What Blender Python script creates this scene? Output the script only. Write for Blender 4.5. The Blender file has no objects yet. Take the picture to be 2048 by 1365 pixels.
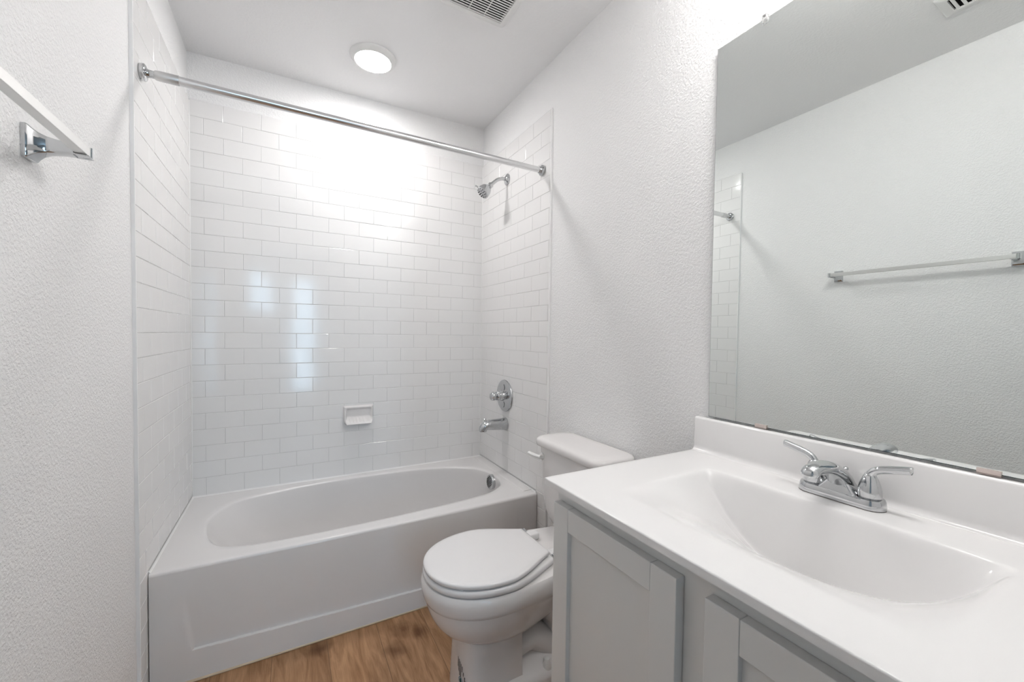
import bpy, bmesh, math, random
from mathutils import Vector, Matrix, noise
random.seed(7)
PI = math.pi
S = bpy.context.scene
COL = S.collection

# ------------------------------------------------------------------ camera
cam_data = bpy.data.cameras.new('camera')
cam = bpy.data.objects.new('camera', cam_data)
COL.objects.link(cam)
S.camera = cam
YAW, PITCH, ROLL = 0.5129, -0.0276, 0.0129
fw = Vector((math.sin(YAW)*math.cos(PITCH), math.cos(YAW)*math.cos(PITCH), math.sin(PITCH)))
rt = Vector((math.cos(YAW), -math.sin(YAW), 0))
up = rt.cross(fw)
rt2 = math.cos(ROLL)*rt + math.sin(ROLL)*up
up2 = -math.sin(ROLL)*rt + math.cos(ROLL)*up
cam.matrix_world = Matrix(((rt2.x, up2.x, -fw.x, 0.4032), (rt2.y, up2.y, -fw.y, -2.4408),
                           (rt2.z, up2.z, -fw.z, 1.1996), (0, 0, 0, 1)))
cam_data.sensor_width = 36
cam_data.lens = 817.14/2048*36
cam_data.shift_x = -13.826/2048
cam_data.shift_y = 8.942/2048
cam_data.clip_start = 0.01

# ------------------------------------------------------------------ world, daylight, exposure
w = bpy.data.worlds.new('world'); S.world = w; w.use_nodes = True
bg = w.node_tree.nodes['Background']
bg.inputs['Color'].default_value = (0.62, 0.78, 1.0, 1)
bg.inputs['Strength'].default_value = 0.4
S.view_settings.view_transform = 'Standard'
S.view_settings.look = 'None'
S.view_settings.gamma = 1
S.view_settings.use_curve_mapping = False
S.view_settings.exposure = 0.31

def area(name, loc, size, size_y, energy, color, rot):
    d = bpy.data.lights.new(name, 'AREA'); d.shape = 'RECTANGLE'; d.size = size; d.size_y = size_y
    d.energy = energy; d.color = color
    o = bpy.data.objects.new(name, d); o.location = loc; o.rotation_euler = rot; COL.objects.link(o)
    return o
# daylight entering the bedroom through its window, behind the camera
area('daylight_glass_door', (0.65, -6.28, 1.13), 0.34, 2.0, 16, (0.52, 0.78, 1.0), (PI/2, 0, 0))
area('daylight_high_window', (-0.17, -6.28, 1.85), 0.56, 0.66, 8, (0.52, 0.78, 1.0), (PI/2, 0, 0))
DISK_STRENGTH = 96.0
BULB_STRENGTH = 55.0

# ------------------------------------------------------------------ key dimensions
WX = 1.4945          # tile face, right; left tile face at x = 0, back tile face at y = 0
WL, WR, WB = -0.009, 1.5035, 0.009      # drywall planes
YR = -2.452          # rear wall
Q, T = 0.0778, 0.154 # tile pitch
RIM = 0.398

# ------------------------------------------------------------------ materials
def mat(name, color, rough=0.5, metal=0.0, spec=0.5, bump=None, coat=0.0):
    m = bpy.data.materials.new(name); m.use_nodes = True
    nt = m.node_tree; b = nt.nodes['Principled BSDF']
    b.inputs['Base Color'].default_value = (*color, 1)
    b.inputs['Roughness'].default_value = rough
    b.inputs['Metallic'].default_value = metal
    b.inputs['Specular IOR Level'].default_value = spec
    b.inputs['Coat Weight'].default_value = coat
    if bump:
        scale, dist, detail = bump
        tc = nt.nodes.new('ShaderNodeTexCoord'); n = nt.nodes.new('ShaderNodeTexNoise')
        n.inputs['Scale'].default_value = scale; n.inputs['Detail'].default_value = detail
        n.inputs['Roughness'].default_value = 0.55
        r = nt.nodes.new('ShaderNodeValToRGB')
        r.color_ramp.elements[0].position = 0.40; r.color_ramp.elements[1].position = 0.62
        bp = nt.nodes.new('ShaderNodeBump'); bp.inputs['Distance'].default_value = dist
        bp.inputs['Strength'].default_value = 1.0
        nt.links.new(tc.outputs['Object'], n.inputs['Vector'])
        nt.links.new(n.outputs['Fac'], r.inputs['Fac'])
        nt.links.new(r.outputs['Color'], bp.inputs['Height'])
        nt.links.new(bp.outputs['Normal'], b.inputs['Normal'])
    return m

def noisy(name, color, rough, amount=0.02, scale=6, metal=0.0, spec=0.5):
    """plain finish with a faint mottled tone"""
    m = mat(name, color, rough, metal, spec)
    nt = m.node_tree; b = nt.nodes['Principled BSDF']
    tc = nt.nodes.new('ShaderNodeTexCoord'); n = nt.nodes.new('ShaderNodeTexNoise')
    n.inputs['Scale'].default_value = scale; n.inputs['Detail'].default_value = 3
    mx = nt.nodes.new('ShaderNodeMix'); mx.data_type = 'RGBA'
    mx.inputs['A'].default_value = (*[max(0, c-amount) for c in color], 1)
    mx.inputs['B'].default_value = (*[min(1, c+amount) for c in color], 1)
    nt.links.new(tc.outputs['Object'], n.inputs['Vector'])
    nt.links.new(n.outputs['Fac'], mx.inputs['Factor'])
    nt.links.new(mx.outputs['Result'], b.inputs['Base Color'])
    return m

def emit(name, color, strength):
    m = bpy.data.materials.new(name); m.use_nodes = True
    nt = m.node_tree; nt.nodes.clear()
    e = nt.nodes.new('ShaderNodeEmission'); o = nt.nodes.new('ShaderNodeOutputMaterial')
    e.inputs['Color'].default_value = (*color, 1); e.inputs['Strength'].default_value = strength
    nt.links.new(e.outputs[0], o.inputs[0])
    return m

M = {}
M['wall'] = mat('wall_paint', (0.88, 0.88, 0.88), 0.7, spec=0.25, bump=(150, 0.0008, 2))
M['ceiling'] = mat('ceiling_paint', (0.88, 0.88, 0.885), 0.8, spec=0.2, bump=(90, 0.0004, 3))
M['tile'] = noisy('white_glazed_tile', (0.85, 0.845, 0.84), 0.10, 0.01, 5)
M['grout'] = mat('white_grout', (0.62, 0.615, 0.61), 0.8, spec=0.2)
M['strip'] = noisy('edge_strip', (0.90, 0.90, 0.90), 0.6, 0.01, 20, spec=0.2)
M['trim'] = noisy('trim_paint', (0.82, 0.82, 0.81), 0.4, 0.01, 8)
M['acrylic'] = noisy('tub_acrylic', (0.78, 0.765, 0.76), 0.17, 0.01, 3)
M['porcelain'] = noisy('porcelain', (0.79, 0.77, 0.76), 0.09, 0.01, 4)
M['seat_plastic'] = noisy('seat_plastic', (0.82, 0.81, 0.81), 0.07, 0.005, 4)
M['white_plastic'] = noisy('white_plastic', (0.80, 0.80, 0.79), 0.35, 0.01, 10)
M['marble'] = noisy('cultured_marble', (0.86, 0.85, 0.845), 0.12, 0.008, 3)
M['cabinet'] = noisy('grey_cabinet_paint', (0.76, 0.76, 0.75), 0.42, 0.01, 4)
M['chrome'] = noisy('chrome', (0.58, 0.59, 0.60), 0.05, 0.01, 30, metal=1)
M['steel'] = noisy('polished_steel', (0.76, 0.76, 0.765), 0.20, 0.01, 30, metal=1)
M['satin'] = noisy('satin_nickel', (0.62, 0.62, 0.62), 0.35, 0.01, 30, metal=1)
M['bar_metal'] = noisy('satin_bar_metal', (0.70, 0.70, 0.69), 0.28, 0.01, 30, metal=0.9)
M['dark'] = mat('painted_shade', (0.006, 0.006, 0.006), 0.9, spec=0.1)  # near-black colour standing in for shade inside openings, slots and grooves
M['nozzle'] = mat('nozzle_rubber', (0.02, 0.02, 0.02), 0.5)
M['caulk'] = noisy('cream_caulk', (0.62, 0.50, 0.36), 0.6, 0.03, 40)
M['clip_metal'] = noisy('clip_metal', (0.72, 0.62, 0.58), 0.35, 0.02, 40, metal=0.4)
M['glass_edge'] = mat('mirror_glass_edge', (0.07, 0.09, 0.09), 0.2)
M['mirror'] = mat('mirror_silver', (0.84, 0.875, 0.86), 0.0, 1.0)
M['gasket'] = mat('faucet_gasket', (0.10, 0.085, 0.075), 0.6)
M['ink'] = mat('black_ink', (0.02, 0.02, 0.02), 0.6)
M['ink_blue'] = mat('blue_ink', (0.06, 0.20, 0.35), 0.6)
M['ink_green'] = mat('dark_green_ink', (0.01, 0.09, 0.09), 0.6)
M['lens'] = emit('lamp_lens', (1.0, 0.975, 0.965), DISK_STRENGTH)
M['bulb'] = emit('frosted_bulb', (1.0, 0.975, 0.955), BULB_STRENGTH)

def clear_plastic():
    m = mat('clear_plastic', (0.95, 0.95, 0.95), 0.08)
    m.node_tree.nodes['Principled BSDF'].inputs['Transmission Weight'].default_value = 0.85
    m.node_tree.nodes['Principled BSDF'].inputs['IOR'].default_value = 1.45
    return m
M['clear'] = clear_plastic()

def wood():
    m = bpy.data.materials.new('oak_plank_floor'); m.use_nodes = True
    nt = m.node_tree; N = nt.nodes.new; L = nt.links.new
    b = nt.nodes['Principled BSDF']
    tc = N('ShaderNodeTexCoord'); sep = N('ShaderNodeSeparateXYZ'); L(tc.outputs['Object'], sep.inputs[0])
    cb = N('ShaderNodeCombineXYZ')
    ad = N('ShaderNodeMath'); ad.operation = 'ADD'; ad.inputs[1].default_value = 0.0
    L(sep.outputs['Y'], ad.inputs[0])
    ax = N('ShaderNodeMath'); ax.operation = 'ADD'; ax.inputs[1].default_value = 0.203   # a seam falls on x = 0.346
    L(sep.outputs['X'], ax.inputs[0])
    L(ad.outputs[0], cb.inputs['X']); L(ax.outputs[0], cb.inputs['Y'])
    br = N('ShaderNodeTexBrick')
    br.inputs['Scale'].default_value = 1.0; br.inputs['Brick Width'].default_value = 1.22
    br.inputs['Row Height'].default_value = 0.183; br.inputs['Mortar Size'].default_value = 0.0009
    br.inputs['Mortar Smooth'].default_value = 0.2; br.offset = 0.37
    br.inputs['Color1'].default_value = (0.0, 0.0, 0.0, 1); br.inputs['Color2'].default_value = (1, 1, 1, 1)
    br.inputs['Mortar'].default_value = (0.5, 0.5, 0.5, 1)
    L(cb.outputs[0], br.inputs['Vector'])
    # grain: stretched along the plank, shifted from plank to plank
    sc = N('ShaderNodeVectorMath'); sc.operation = 'MULTIPLY_ADD'
    L(cb.outputs[0], sc.inputs[0]); sc.inputs[1].default_value = (2.6, 15, 1)
    rnd = N('ShaderNodeVectorMath'); rnd.operation = 'SCALE'; rnd.inputs['Scale'].default_value = 7.0
    L(br.outputs['Color'], rnd.inputs[0]); L(rnd.outputs[0], sc.inputs[2])
    n1 = N('ShaderNodeTexNoise'); n1.inputs['Scale'].default_value = 1.6; n1.inputs['Detail'].default_value = 6
    n1.inputs['Distortion'].default_value = 1.6; L(sc.outputs[0], n1.inputs['Vector'])
    sc2 = N('ShaderNodeVectorMath'); sc2.operation = 'MULTIPLY'; sc2.inputs[1].default_value = (9, 150, 1)
    L(cb.outputs[0], sc2.inputs[0])
    n2 = N('ShaderNodeTexNoise'); n2.inputs['Scale'].default_value = 2.0; n2.inputs['Detail'].default_value = 4
    L(sc2.outputs[0], n2.inputs['Vector'])
    ramp = N('ShaderNodeValToRGB')
    ramp.color_ramp.elements[0].position = 0.30; ramp.color_ramp.elements[0].color = (0.29, 0.150, 0.070, 1)
    ramp.color_ramp.elements[1].position = 0.66; ramp.color_ramp.elements[1].color = (0.50, 0.295, 0.160, 1)
    L(n1.outputs['Fac'], ramp.inputs['Fac'])
    mx = N('ShaderNodeMix'); mx.data_type = 'RGBA'; mx.blend_type = 'MULTIPLY'; mx.inputs['Factor'].default_value = 0.35
    r2 = N('ShaderNodeValToRGB'); r2.color_ramp.elements[0].position = 0.35; r2.color_ramp.elements[1].position = 0.6
    r2.color_ramp.elements[0].color = (0.62, 0.56, 0.5, 1)
    L(n2.outputs['Fac'], r2.inputs['Fac']); L(ramp.outputs['Color'], mx.inputs['A']); L(r2.outputs['Color'], mx.inputs['B'])
    # knots
    vo = N('ShaderNodeTexVoronoi'); vo.inputs['Scale'].default_value = 1.0; vo.inputs['Randomness'].default_value = 0.9
    nd = N('ShaderNodeTexNoise'); nd.inputs['Scale'].default_value = 22
    sk = N('ShaderNodeVectorMath'); sk.operation = 'MULTIPLY_ADD'
    L(cb.outputs[0], sk.inputs[0]); sk.inputs[1].default_value = (3.2, 5.2, 1); sk.inputs[2].default_value = (0.45, 0.2, 0)
    dis = N('ShaderNodeVectorMath'); dis.operation = 'MULTIPLY_ADD'
    L(nd.outputs['Color'], dis.inputs[0]); dis.inputs[1].default_value = (0.12, 0.12, 0); L(sk.outputs[0], dis.inputs[2])
    L(tc.outputs['Object'], nd.inputs['Vector']); L(dis.outputs[0], vo.inputs['Vector'])
    kr = N('ShaderNodeValToRGB'); kr.color_ramp.elements[0].position = 0.05; kr.color_ramp.elements[1].position = 0.16
    kr.color_ramp.elements[0].color = (0.42, 0.32, 0.25, 1); kr.color_ramp.elements[1].color = (1, 1, 1, 1)
    L(vo.outputs['Distance'], kr.inputs['Fac'])
    m2 = N('ShaderNodeMix'); m2.data_type = 'RGBA'; m2.blend_type = 'MULTIPLY'; m2.inputs['Factor'].default_value = 1.0
    # a few larger knots in the planks by the tub
    wob = N('ShaderNodeVectorMath'); wob.operation = 'MULTIPLY_ADD'; wob.inputs[1].default_value = (0.035, 0.06, 0)
    L(nd.outputs['Color'], wob.inputs[0]); L(tc.outputs['Object'], wob.inputs[2])
    prev = None
    for kx, ky, kz in ((0.800, -0.805, 0.0), (0.752, -0.905, 0.008), (0.858, -0.850, 0.012), (0.500, -0.765, 0.010), (0.630, -1.05, 0.004)):
        dn = N('ShaderNodeVectorMath'); dn.operation = 'DISTANCE'
        dn.inputs[1].default_value = (kx+0.0175, ky+0.03, kz); L(wob.outputs[0], dn.inputs[0])
        if prev is None: prev = dn.outputs['Value']
        else:
            mn = N('ShaderNodeMath'); mn.operation = 'MINIMUM'; L(prev, mn.inputs[0]); L(dn.outputs['Value'], mn.inputs[1]); prev = mn.outputs[0]
    k2 = N('ShaderNodeValToRGB'); k2.color_ramp.elements[0].position = 0.008; k2.color_ramp.elements[1].position = 0.055
    k2.color_ramp.elements[0].color = (0.36, 0.27, 0.21, 1); k2.color_ramp.elements[1].color = (1, 1, 1, 1)
    L(prev, k2.inputs['Fac'])
    m5 = N('ShaderNodeMix'); m5.data_type = 'RGBA'; m5.blend_type = 'MULTIPLY'; m5.inputs['Factor'].default_value = 0.85
    L(mx.outputs['Result'], m5.inputs['A']); L(k2.outputs['Color'], m5.inputs['B'])
    L(m5.outputs['Result'], m2.inputs['A']); L(kr.outputs['Color'], m2.inputs['B'])
    # plank tone and dark seams
    tone = N('ShaderNodeMapRange'); tone.inputs['To Min'].default_value = 0.82; tone.inputs['To Max'].default_value = 1.1
    L(br.outputs['Color'], tone.inputs['Value'])
    m3 = N('ShaderNodeVectorMath'); m3.operation = 'SCALE'; L(m2.outputs['Result'], m3.inputs[0]); L(tone.outputs[0], m3.inputs['Scale'])
    m4 = N('ShaderNodeMix'); m4.data_type = 'RGBA'; L(br.outputs['Fac'], m4.inputs['Factor'])
    L(m3.outputs[0], m4.inputs['A']); m4.inputs['B'].default_value = (0.16, 0.09, 0.05, 1)
    L(m4.outputs['Result'], b.inputs['Base Color'])
    b.inputs['Roughness'].default_value = 0.5; b.inputs['Specular IOR Level'].default_value = 0.3
    bp = N('ShaderNodeBump'); bp.inputs['Distance'].default_value = 0.0006; bp.inputs['Strength'].default_value = 0.6
    L(n2.outputs['Fac'], bp.inputs['Height']); L(bp.outputs['Normal'], b.inputs['Normal'])
    return m
M['wood'] = wood()

# ------------------------------------------------------------------ helpers
def obj(name, bm, m, parent=None, smooth=None, bevel=None, seg=2, kind=None, loc=None):
    """link a bmesh (world coordinates) as one object; its origin goes to loc, or to its parent's base"""
    base = Vector(loc) if loc is not None else Vector((0, 0, 0))
    if parent is not None: base = world_loc(parent)
    bmesh.ops.remove_doubles(bm, verts=bm.verts, dist=1e-6)
    bmesh.ops.recalc_face_normals(bm, faces=bm.faces)
    bmesh.ops.translate(bm, verts=bm.verts, vec=-base)
    me = bpy.data.meshes.new(name); bm.to_mesh(me); bm.free()
    for mm in (m if isinstance(m, (list, tuple)) else [m]): me.materials.append(mm)
    o = bpy.data.objects.new(name, me); COL.objects.link(o)
    if parent is not None: o.parent = parent
    else: o.location = base
    if smooth is not None:
        for p in me.polygons: p.use_smooth = True
        me.set_sharp_from_angle(angle=math.radians(smooth))
    if bevel:
        b = o.modifiers.new('bevel', 'BEVEL'); b.width = bevel; b.segments = seg
        b.limit_method = 'ANGLE'; b.angle_limit = math.radians(40)
    if kind: o['kind'] = kind
    return o

def world_loc(o):
    v = Vector(o.location)
    while o.parent: o = o.parent; v += o.location
    return v

def thing(name, label, cat, loc):
    o = bpy.data.objects.new(name, None); COL.objects.link(o)
    o.empty_display_size = 0.05; o.location = loc; o['label'] = label; o['category'] = cat
    return o

def box(bm, x0, x1, y0, y1, z0, z1, mi=0):
    v = [bm.verts.new((x, y, z)) for x in (x0, x1) for y in (y0, y1) for z in (z0, z1)]
    for f in ((0, 1, 3, 2), (4, 6, 7, 5), (0, 4, 5, 1), (2, 3, 7, 6), (0, 2, 6, 4), (1, 5, 7, 3)):
        bm.faces.new([v[i] for i in f]).material_index = mi

def loft(bm, rings, cap0=True, cap1=True, closed=True, mi=0):
    R = [[bm.verts.new(p) for p in r] for r in rings]
    n = len(R[0])
    for a, b in zip(R, R[1:]):
        for i in range(n if closed else n-1):
            j = (i+1) % n
            bm.faces.new((a[i], a[j], b[j], b[i])).material_index = mi
    if cap0: bm.faces.new(list(reversed(R[0]))).material_index = mi
    if cap1: bm.faces.new(R[-1]).material_index = mi
    return R

def frame_of(axis):
    a = Vector(axis).normalized()
    h = Vector((0, 0, 1)) if abs(a.z) < 0.9 else Vector((0, 1, 0))
    u = a.cross(h).normalized(); v = a.cross(u).normalized()
    return a, u, v

def lathe(bm, origin, axis, profile, n=40, cap0=True, cap1=True, mi=0):
    """profile: (distance along axis, radius)"""
    a, u, v = frame_of(axis); o = Vector(origin)
    rings = [[o + a*h + (u*math.cos(2*PI*i/n) + v*math.sin(2*PI*i/n))*r for i in range(n)] for h, r in profile]
    loft(bm, rings, cap0, cap1, mi=mi)

def tube(bm, pts, radii, n=24, flat=1.0, cap0=True, cap1=True, mi=0):
    """round (or flattened: flat scales the second section axis) tube through pts"""
    pts = [Vector(p) for p in pts]; rings = []; pu = None
    for i, p in enumerate(pts):
        t = (pts[min(i+1, len(pts)-1)] - pts[max(i-1, 0)]).normalized()
        if pu is None: a, u, v = frame_of(t)
        else:
            u = (pu - t*pu.dot(t)).normalized(); v = t.cross(u).normalized()
        pu = u
        r = radii[i] if isinstance(radii, (list, tuple)) else radii
        rr = r if isinstance(r, tuple) else (r, r*flat)
        rings.append([p + u*math.cos(2*PI*k/n)*rr[0] + v*math.sin(2*PI*k/n)*rr[1] for k in range(n)])
    loft(bm, rings, cap0, cap1, mi=mi)

def spline(pts, per=6, closed=False):
    pts = [Vector(p) for p in pts]; n = len(pts); out = []
    g = (lambda i: pts[i % n]) if closed else (lambda i: pts[max(0, min(n-1, i))])
    for i in range(n if closed else n-1):
        p0, p1, p2, p3 = g(i-1), g(i), g(i+1), g(i+2)
        for k in range(per):
            t = k/per
            out.append(0.5*((2*p1) + (p2-p0)*t + (2*p0-5*p1+4*p2-p3)*t*t + (3*p1-p0-3*p2+p3)*t**3))
    if not closed: out.append(pts[-1])
    return out

def rrect(cx, cy, hx, hy, r, n=6):
    """rounded rectangle outline, counter-clockwise"""
    out = []
    for sx, sy, a0 in ((1, 1, 0), (-1, 1, PI/2), (-1, -1, PI), (1, -1, 1.5*PI)):
        for k in range(n+1):
            a = a0 + k/n*PI/2
            out.append((cx+sx*(hx-r)+r*math.cos(a), cy+sy*(hy-r)+r*math.sin(a)))
    return out

# ------------------------------------------------------------------ the room
def ceil_z(x, y): return 2.496 + 0.0133*x + 0.0092*max(y, -3.3)*(x/1.5)

bm = bmesh.new()
box(bm, -1.9, 2.9, -6.5, 0.2, -0.06, 0)
obj('floor', bm, M['wood'], kind='structure')

bm = bmesh.new()
xs, ys = [-0.15, 0, 0.75, 1.5, 1.65], [0.15, 0, -0.8, -1.6, YR-0.05]
g = [[bm.verts.new((x, y, ceil_z(x, y))) for x in xs] for y in ys]
g2 = [[bm.verts.new((x, y, 2.62)) for x in xs] for y in ys]
for i in range(len(ys)-1):
    for j in range(len(xs)-1):
        bm.faces.new((g[i][j], g[i][j+1], g[i+1][j+1], g[i+1][j]))
        bm.faces.new((g2[i][j], g2[i+1][j], g2[i+1][j+1], g2[i][j+1]))
obj('ceiling', bm, M['ceiling'], kind='structure', smooth=30)
bm = bmesh.new(); box(bm, -1.9, 2.9, -6.5, YR-0.1, 2.5, 2.6)
obj('ceiling_bedroom', bm, M['ceiling'], kind='structure')

def wall(name, *b):
    bm = bmesh.new(); box(bm, *b)
    return obj(name, bm, M['wall'], kind='structure')
wall_left = wall('wall_left', WL-0.12, WL, YR-0.1, WB+0.12, 0, 2.56)
wall_right = wall('wall_right', WR, WR+0.12, YR-0.1, WB+0.12, 0, 2.56)
wall_back = wall('wall_back', WL-0.12, WR+0.12, WB, WB+0.12, 0, 2.56)
# rear wall with an open doorway to the bedroom
DX0, DX1, DZ = 0.05, 0.87, 2.06
bm = bmesh.new()
box(bm, -1.9, DX0, YR-0.1, YR, 0, 2.56); box(bm, DX1, 2.9, YR-0.1, YR, 0, 2.56); box(bm, DX0, DX1, YR-0.1, YR, DZ, 2.56)
obj('wall_rear', bm, M['wall'], kind='structure')
bm = bmesh.new()
for y0, y1 in ((YR-0.116, YR-0.1),):
    box(bm, DX0-0.055, DX0+0.01, y0, y1, 0, DZ+0.06); box(bm, DX1-0.01, DX1+0.055, y0, y1, 0, DZ+0.06)
    box(bm, DX0+0.01, DX1-0.01, y0, y1, DZ-0.01, DZ+0.06)
box(bm, DX0, DX0+0.012, YR-0.1, YR, 0, DZ-0.012); box(bm, DX1-0.012, DX1, YR-0.1, YR, 0, DZ-0.012); box(bm, DX0, DX1, YR-0.1, YR, DZ-0.012, DZ)
obj('door_1', bm, M['trim'], kind='structure', bevel=0.004)
# the bedroom behind the camera
wall('wall_bedroom_left', -2.0, -1.9, -6.5, YR, 0, 2.56)
wall('wall_bedroom_right', 2.9, 3.0, -6.5, YR, 0, 2.56)
bm = bmesh.new()
HOLES = ((-0.47, 0.13, 1.50, 2.20), (0.46, 0.84, 0.06, 2.18))
box(bm, -2.0, HOLES[0][0], -6.5, -6.4, 0, 2.56); box(bm, HOLES[0][1], HOLES[1][0], -6.5, -6.4, 0, 2.56); box(bm, HOLES[1][1], 3.0, -6.5, -6.4, 0, 2.56)
for x0, x1, z0, z1 in HOLES:
    box(bm, x0, x1, -6.5, -6.4, 0, z0); box(bm, x0, x1, -6.5, -6.4, z1, 2.56)
obj('wall_bedroom_far', bm, M['wall'], kind='structure')
for nm, (x0, x1, z0, z1) in zip(('window_1', 'door_2'), HOLES):
    bm = bmesh.new()
    for a in ((x0, x0+0.03, z0, z1), (x1-0.03, x1, z0, z1), (x0+0.03, x1-0.03, z0, z0+0.03), (x0+0.03, x1-0.03, z1-0.03, z1)):
        box(bm, a[0], a[1], -6.46, -6.40, a[2], a[3])
    obj(nm, bm, M['trim'], kind='structure', bevel=0.004)

# ------------------------------------------------------------------ subway tile
def tile_panel(name, parent, o, u, nrm, U0, U1, r0, r1, j_even, j_odd, cut=None, top=None):
    """rows r0..r1 of 3 x 6 in tiles on the plane through o; row k spans z = RIM0+(k+1)*Q; joints every T"""
    bm = bmesh.new(); u = Vector(u); n = Vector(nrm); o = Vector(o); z0 = 0.410
    def P(a, z, d): return o + u*a + Vector((0, 0, z)) + n*d
    g, b, th = 0.0007, 0.0015, 0.0016
    for r in range(r0, r1):
        za, zb = z0+(r+1)*Q, z0+(r+2)*Q
        lo, hi = (U0, U1) if cut is None or r >= -1 else cut
        if r == -1 and cut is None: za = RIM-0.008
        j = (j_even if r % 2 == 0 else j_odd)
        k0 = math.floor((lo-j)/T)
        edges = [lo] + [j+k*T for k in range(k0, k0+60) if lo+0.006 < j+k*T < hi-0.006] + [hi]
        for a0, a1 in zip(edges, edges[1:]):
            t0, t1 = random.gauss(0, 0.00016), random.gauss(0, 0.00010); tt = random.gauss(0, 0.00012)
            def dd(ix, iz): return tt + (t0 if ix else -t0) + (t1 if iz else -t1)
            A0, A1, Z_0, Z_1 = a0+g, a1-g, za+g, zb-g
            out = [bm.verts.new(P(a, z, -th)) for a, z in ((A0, Z_0), (A1, Z_0), (A1, Z_1), (A0, Z_1))]
            mid = [bm.verts.new(P(a, z, -b*0.55)) for a, z in ((A0, Z_0), (A1, Z_0), (A1, Z_1), (A0, Z_1))]
            inn = [bm.verts.new(P(a, z, dd(ix, iz))) for a, z, ix, iz in ((A0+b, Z_0+b, 0, 0), (A1-b, Z_0+b, 1, 0), (A1-b, Z_1-b, 1, 1), (A0+b, Z_1-b, 0, 1))]
            bm.faces.new(inn)
            for p, q in ((out, mid), (mid, inn)):
                for i in range(4): bm.faces.new((p[i], p[(i+1) % 4], q[(i+1) % 4], q[i]))
    # grout bed, running back to the drywall
    def bed(a0, a1, za, zb):
        q = [bm.verts.new(P(a, z, d)) for d in (-0.0013, -0.0088) for a, z in ((a0, za), (a1, za), (a1, zb), (a0, zb))]
        for f in ((0, 1, 2, 3), (0, 4, 5, 1), (1, 5, 6, 2), (2, 6, 7, 3), (3, 7, 4, 0)):
            bm.faces.new([q[i] for i in f]).material_index = 1
    zt = z0+(r1+1)*Q
    if cut is None: bed(U0, U1, RIM-0.008, zt)
    else:
        bed(U0, U1, z0-0.02, zt); bed(cut[0], cut[1], 0.0, z0-0.02)
    # caulked and painted top edge
    q = [bm.verts.new(P(a, z, d)) for a, z, d in ((U0, zt-0.001, -0.0004), (U1, zt-0.001, -0.0004), (U1, zt+0.008, -0.0088), (U0, zt+0.008, -0.0088))]
    bm.faces.new(q).material_index = 2
    return obj(name, bm, [M['tile'], M['grout'], M['wall']], parent)

tile_panel('tile_surround', wall_back, (0, 0, 0), (1, 0, 0), (0, -1, 0), 0.0, WX, -1, 23, 0.0524+T/2, 0.0524)
YE = -0.7885
# side walls: distance measured from the back corner towards the room; below the tub rim only the strip in front of the tub
tile_panel('tile_surround', wall_left, (0, 0, 0), (0, -1, 0), (1, 0, 0), 0.0, -YE, -6, 23, 0.033, 0.110, cut=(0.700, -YE))
tile_panel('tile_surround', wall_right, (WX, 0, 0), (0, -1, 0), (-1, 0, 0), 0.0, -YE, -6, 23, 0.010, 0.087, cut=(0.700, -YE))
# white sealant in the corners and along the tub
def bead(p, q, a, b, sz=0.0035):
    bm = bmesh.new(); p, q, a, b = Vector(p), Vector(q), Vector(a), Vector(b)
    loft(bm, [[c - (a+b)*0.001, c + a*sz, c + (a+b)*sz*0.38, c + b*sz] for c in (p, q)])
    bead.n += 1; obj('trim_%d' % bead.n, bm, M['trim'], kind='structure', smooth=60)
bead.n = 3
bead((0, 0, RIM), (0, 0, 2.27), (1, 0, 0), (0, -1, 0)); bead((WX, 0, RIM), (WX, 0, 2.27), (-1, 0, 0), (0, -1, 0))
bead((0, 0, RIM), (WX, 0, RIM), (0, -1, 0), (0, 0, 1), 0.006)
bead((0, 0, RIM), (0, -0.70, RIM), (1, 0, 0), (0, 0, 1), 0.006); bead((WX, 0, RIM), (WX, -0.70, RIM), (-1, 0, 0), (0, 0, 1), 0.006)
for n_, x0, x1 in (('trim_1', WL, 0.0008), ('trim_2', WX-0.0008, WR)):
    bm = bmesh.new(); box(bm, x0, x1, YE-0.0035, YE, 0, 2.276)
    obj(n_, bm, M['strip'], kind='structure')
# cream bead where the tub meets the floor
bm = bmesh.new(); box(bm, 0.004, WX-0.004, -0.7225, -0.700, 0, 0.0065)
obj('trim_3', bm, M['caulk'], kind='structure', bevel=0.003)
for n_, x0, x1, y0, y1 in (('baseboard_left', WL, WL+0.013, YR, YE-0.004), ('baseboard_right', WR-0.013, WR, -1.628, YE-0.004),
                           ('baseboard_rear', -1.9, DX0-0.06, YR-0.113, YR-0.1)):
    bm = bmesh.new(); box(bm, x0, x1, y0, y1, 0, 0.085)
    obj(n_, bm, M['trim'], kind='structure', bevel=0.004)

# ------------------------------------------------------------------ bathtub
tub = thing('bathtub', 'white alcove bathtub under the subway tile, with oval basin and flat front apron', 'bathtub', (0.747, -0.36, 0))
def tub_front(x): return -0.711 - 0.0085*math.sin(PI*max(0, min(1, x/WX)))**0.7
bm = bmesh.new()
rim_pts = [(0.090, -0.345), (0.108, -0.250), (0.150, -0.168), (0.215, -0.120), (0.330, -0.083), (0.480, -0.058), (0.690, -0.046), (0.900, -0.052),
           (1.060, -0.070), (1.220, -0.110), (1.355, -0.185), (1.418, -0.275), (1.437, -0.370), (1.428, -0.460), (1.392, -0.530), (1.310, -0.588),
           (1.230, -0.610), (1.080, -0.628), (0.960, -0.638), (0.780, -0.648), (0.600, -0.653), (0.405, -0.653), (0.250, -0.636), (0.160, -0.590), (0.110, -0.490)]
rim = [(p.x, p.y) for p in spline([(x, y, 0) for x, y in rim_pts], 4, True)]
NR = len(rim)
bot_c = (0.83, -0.365)
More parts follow.
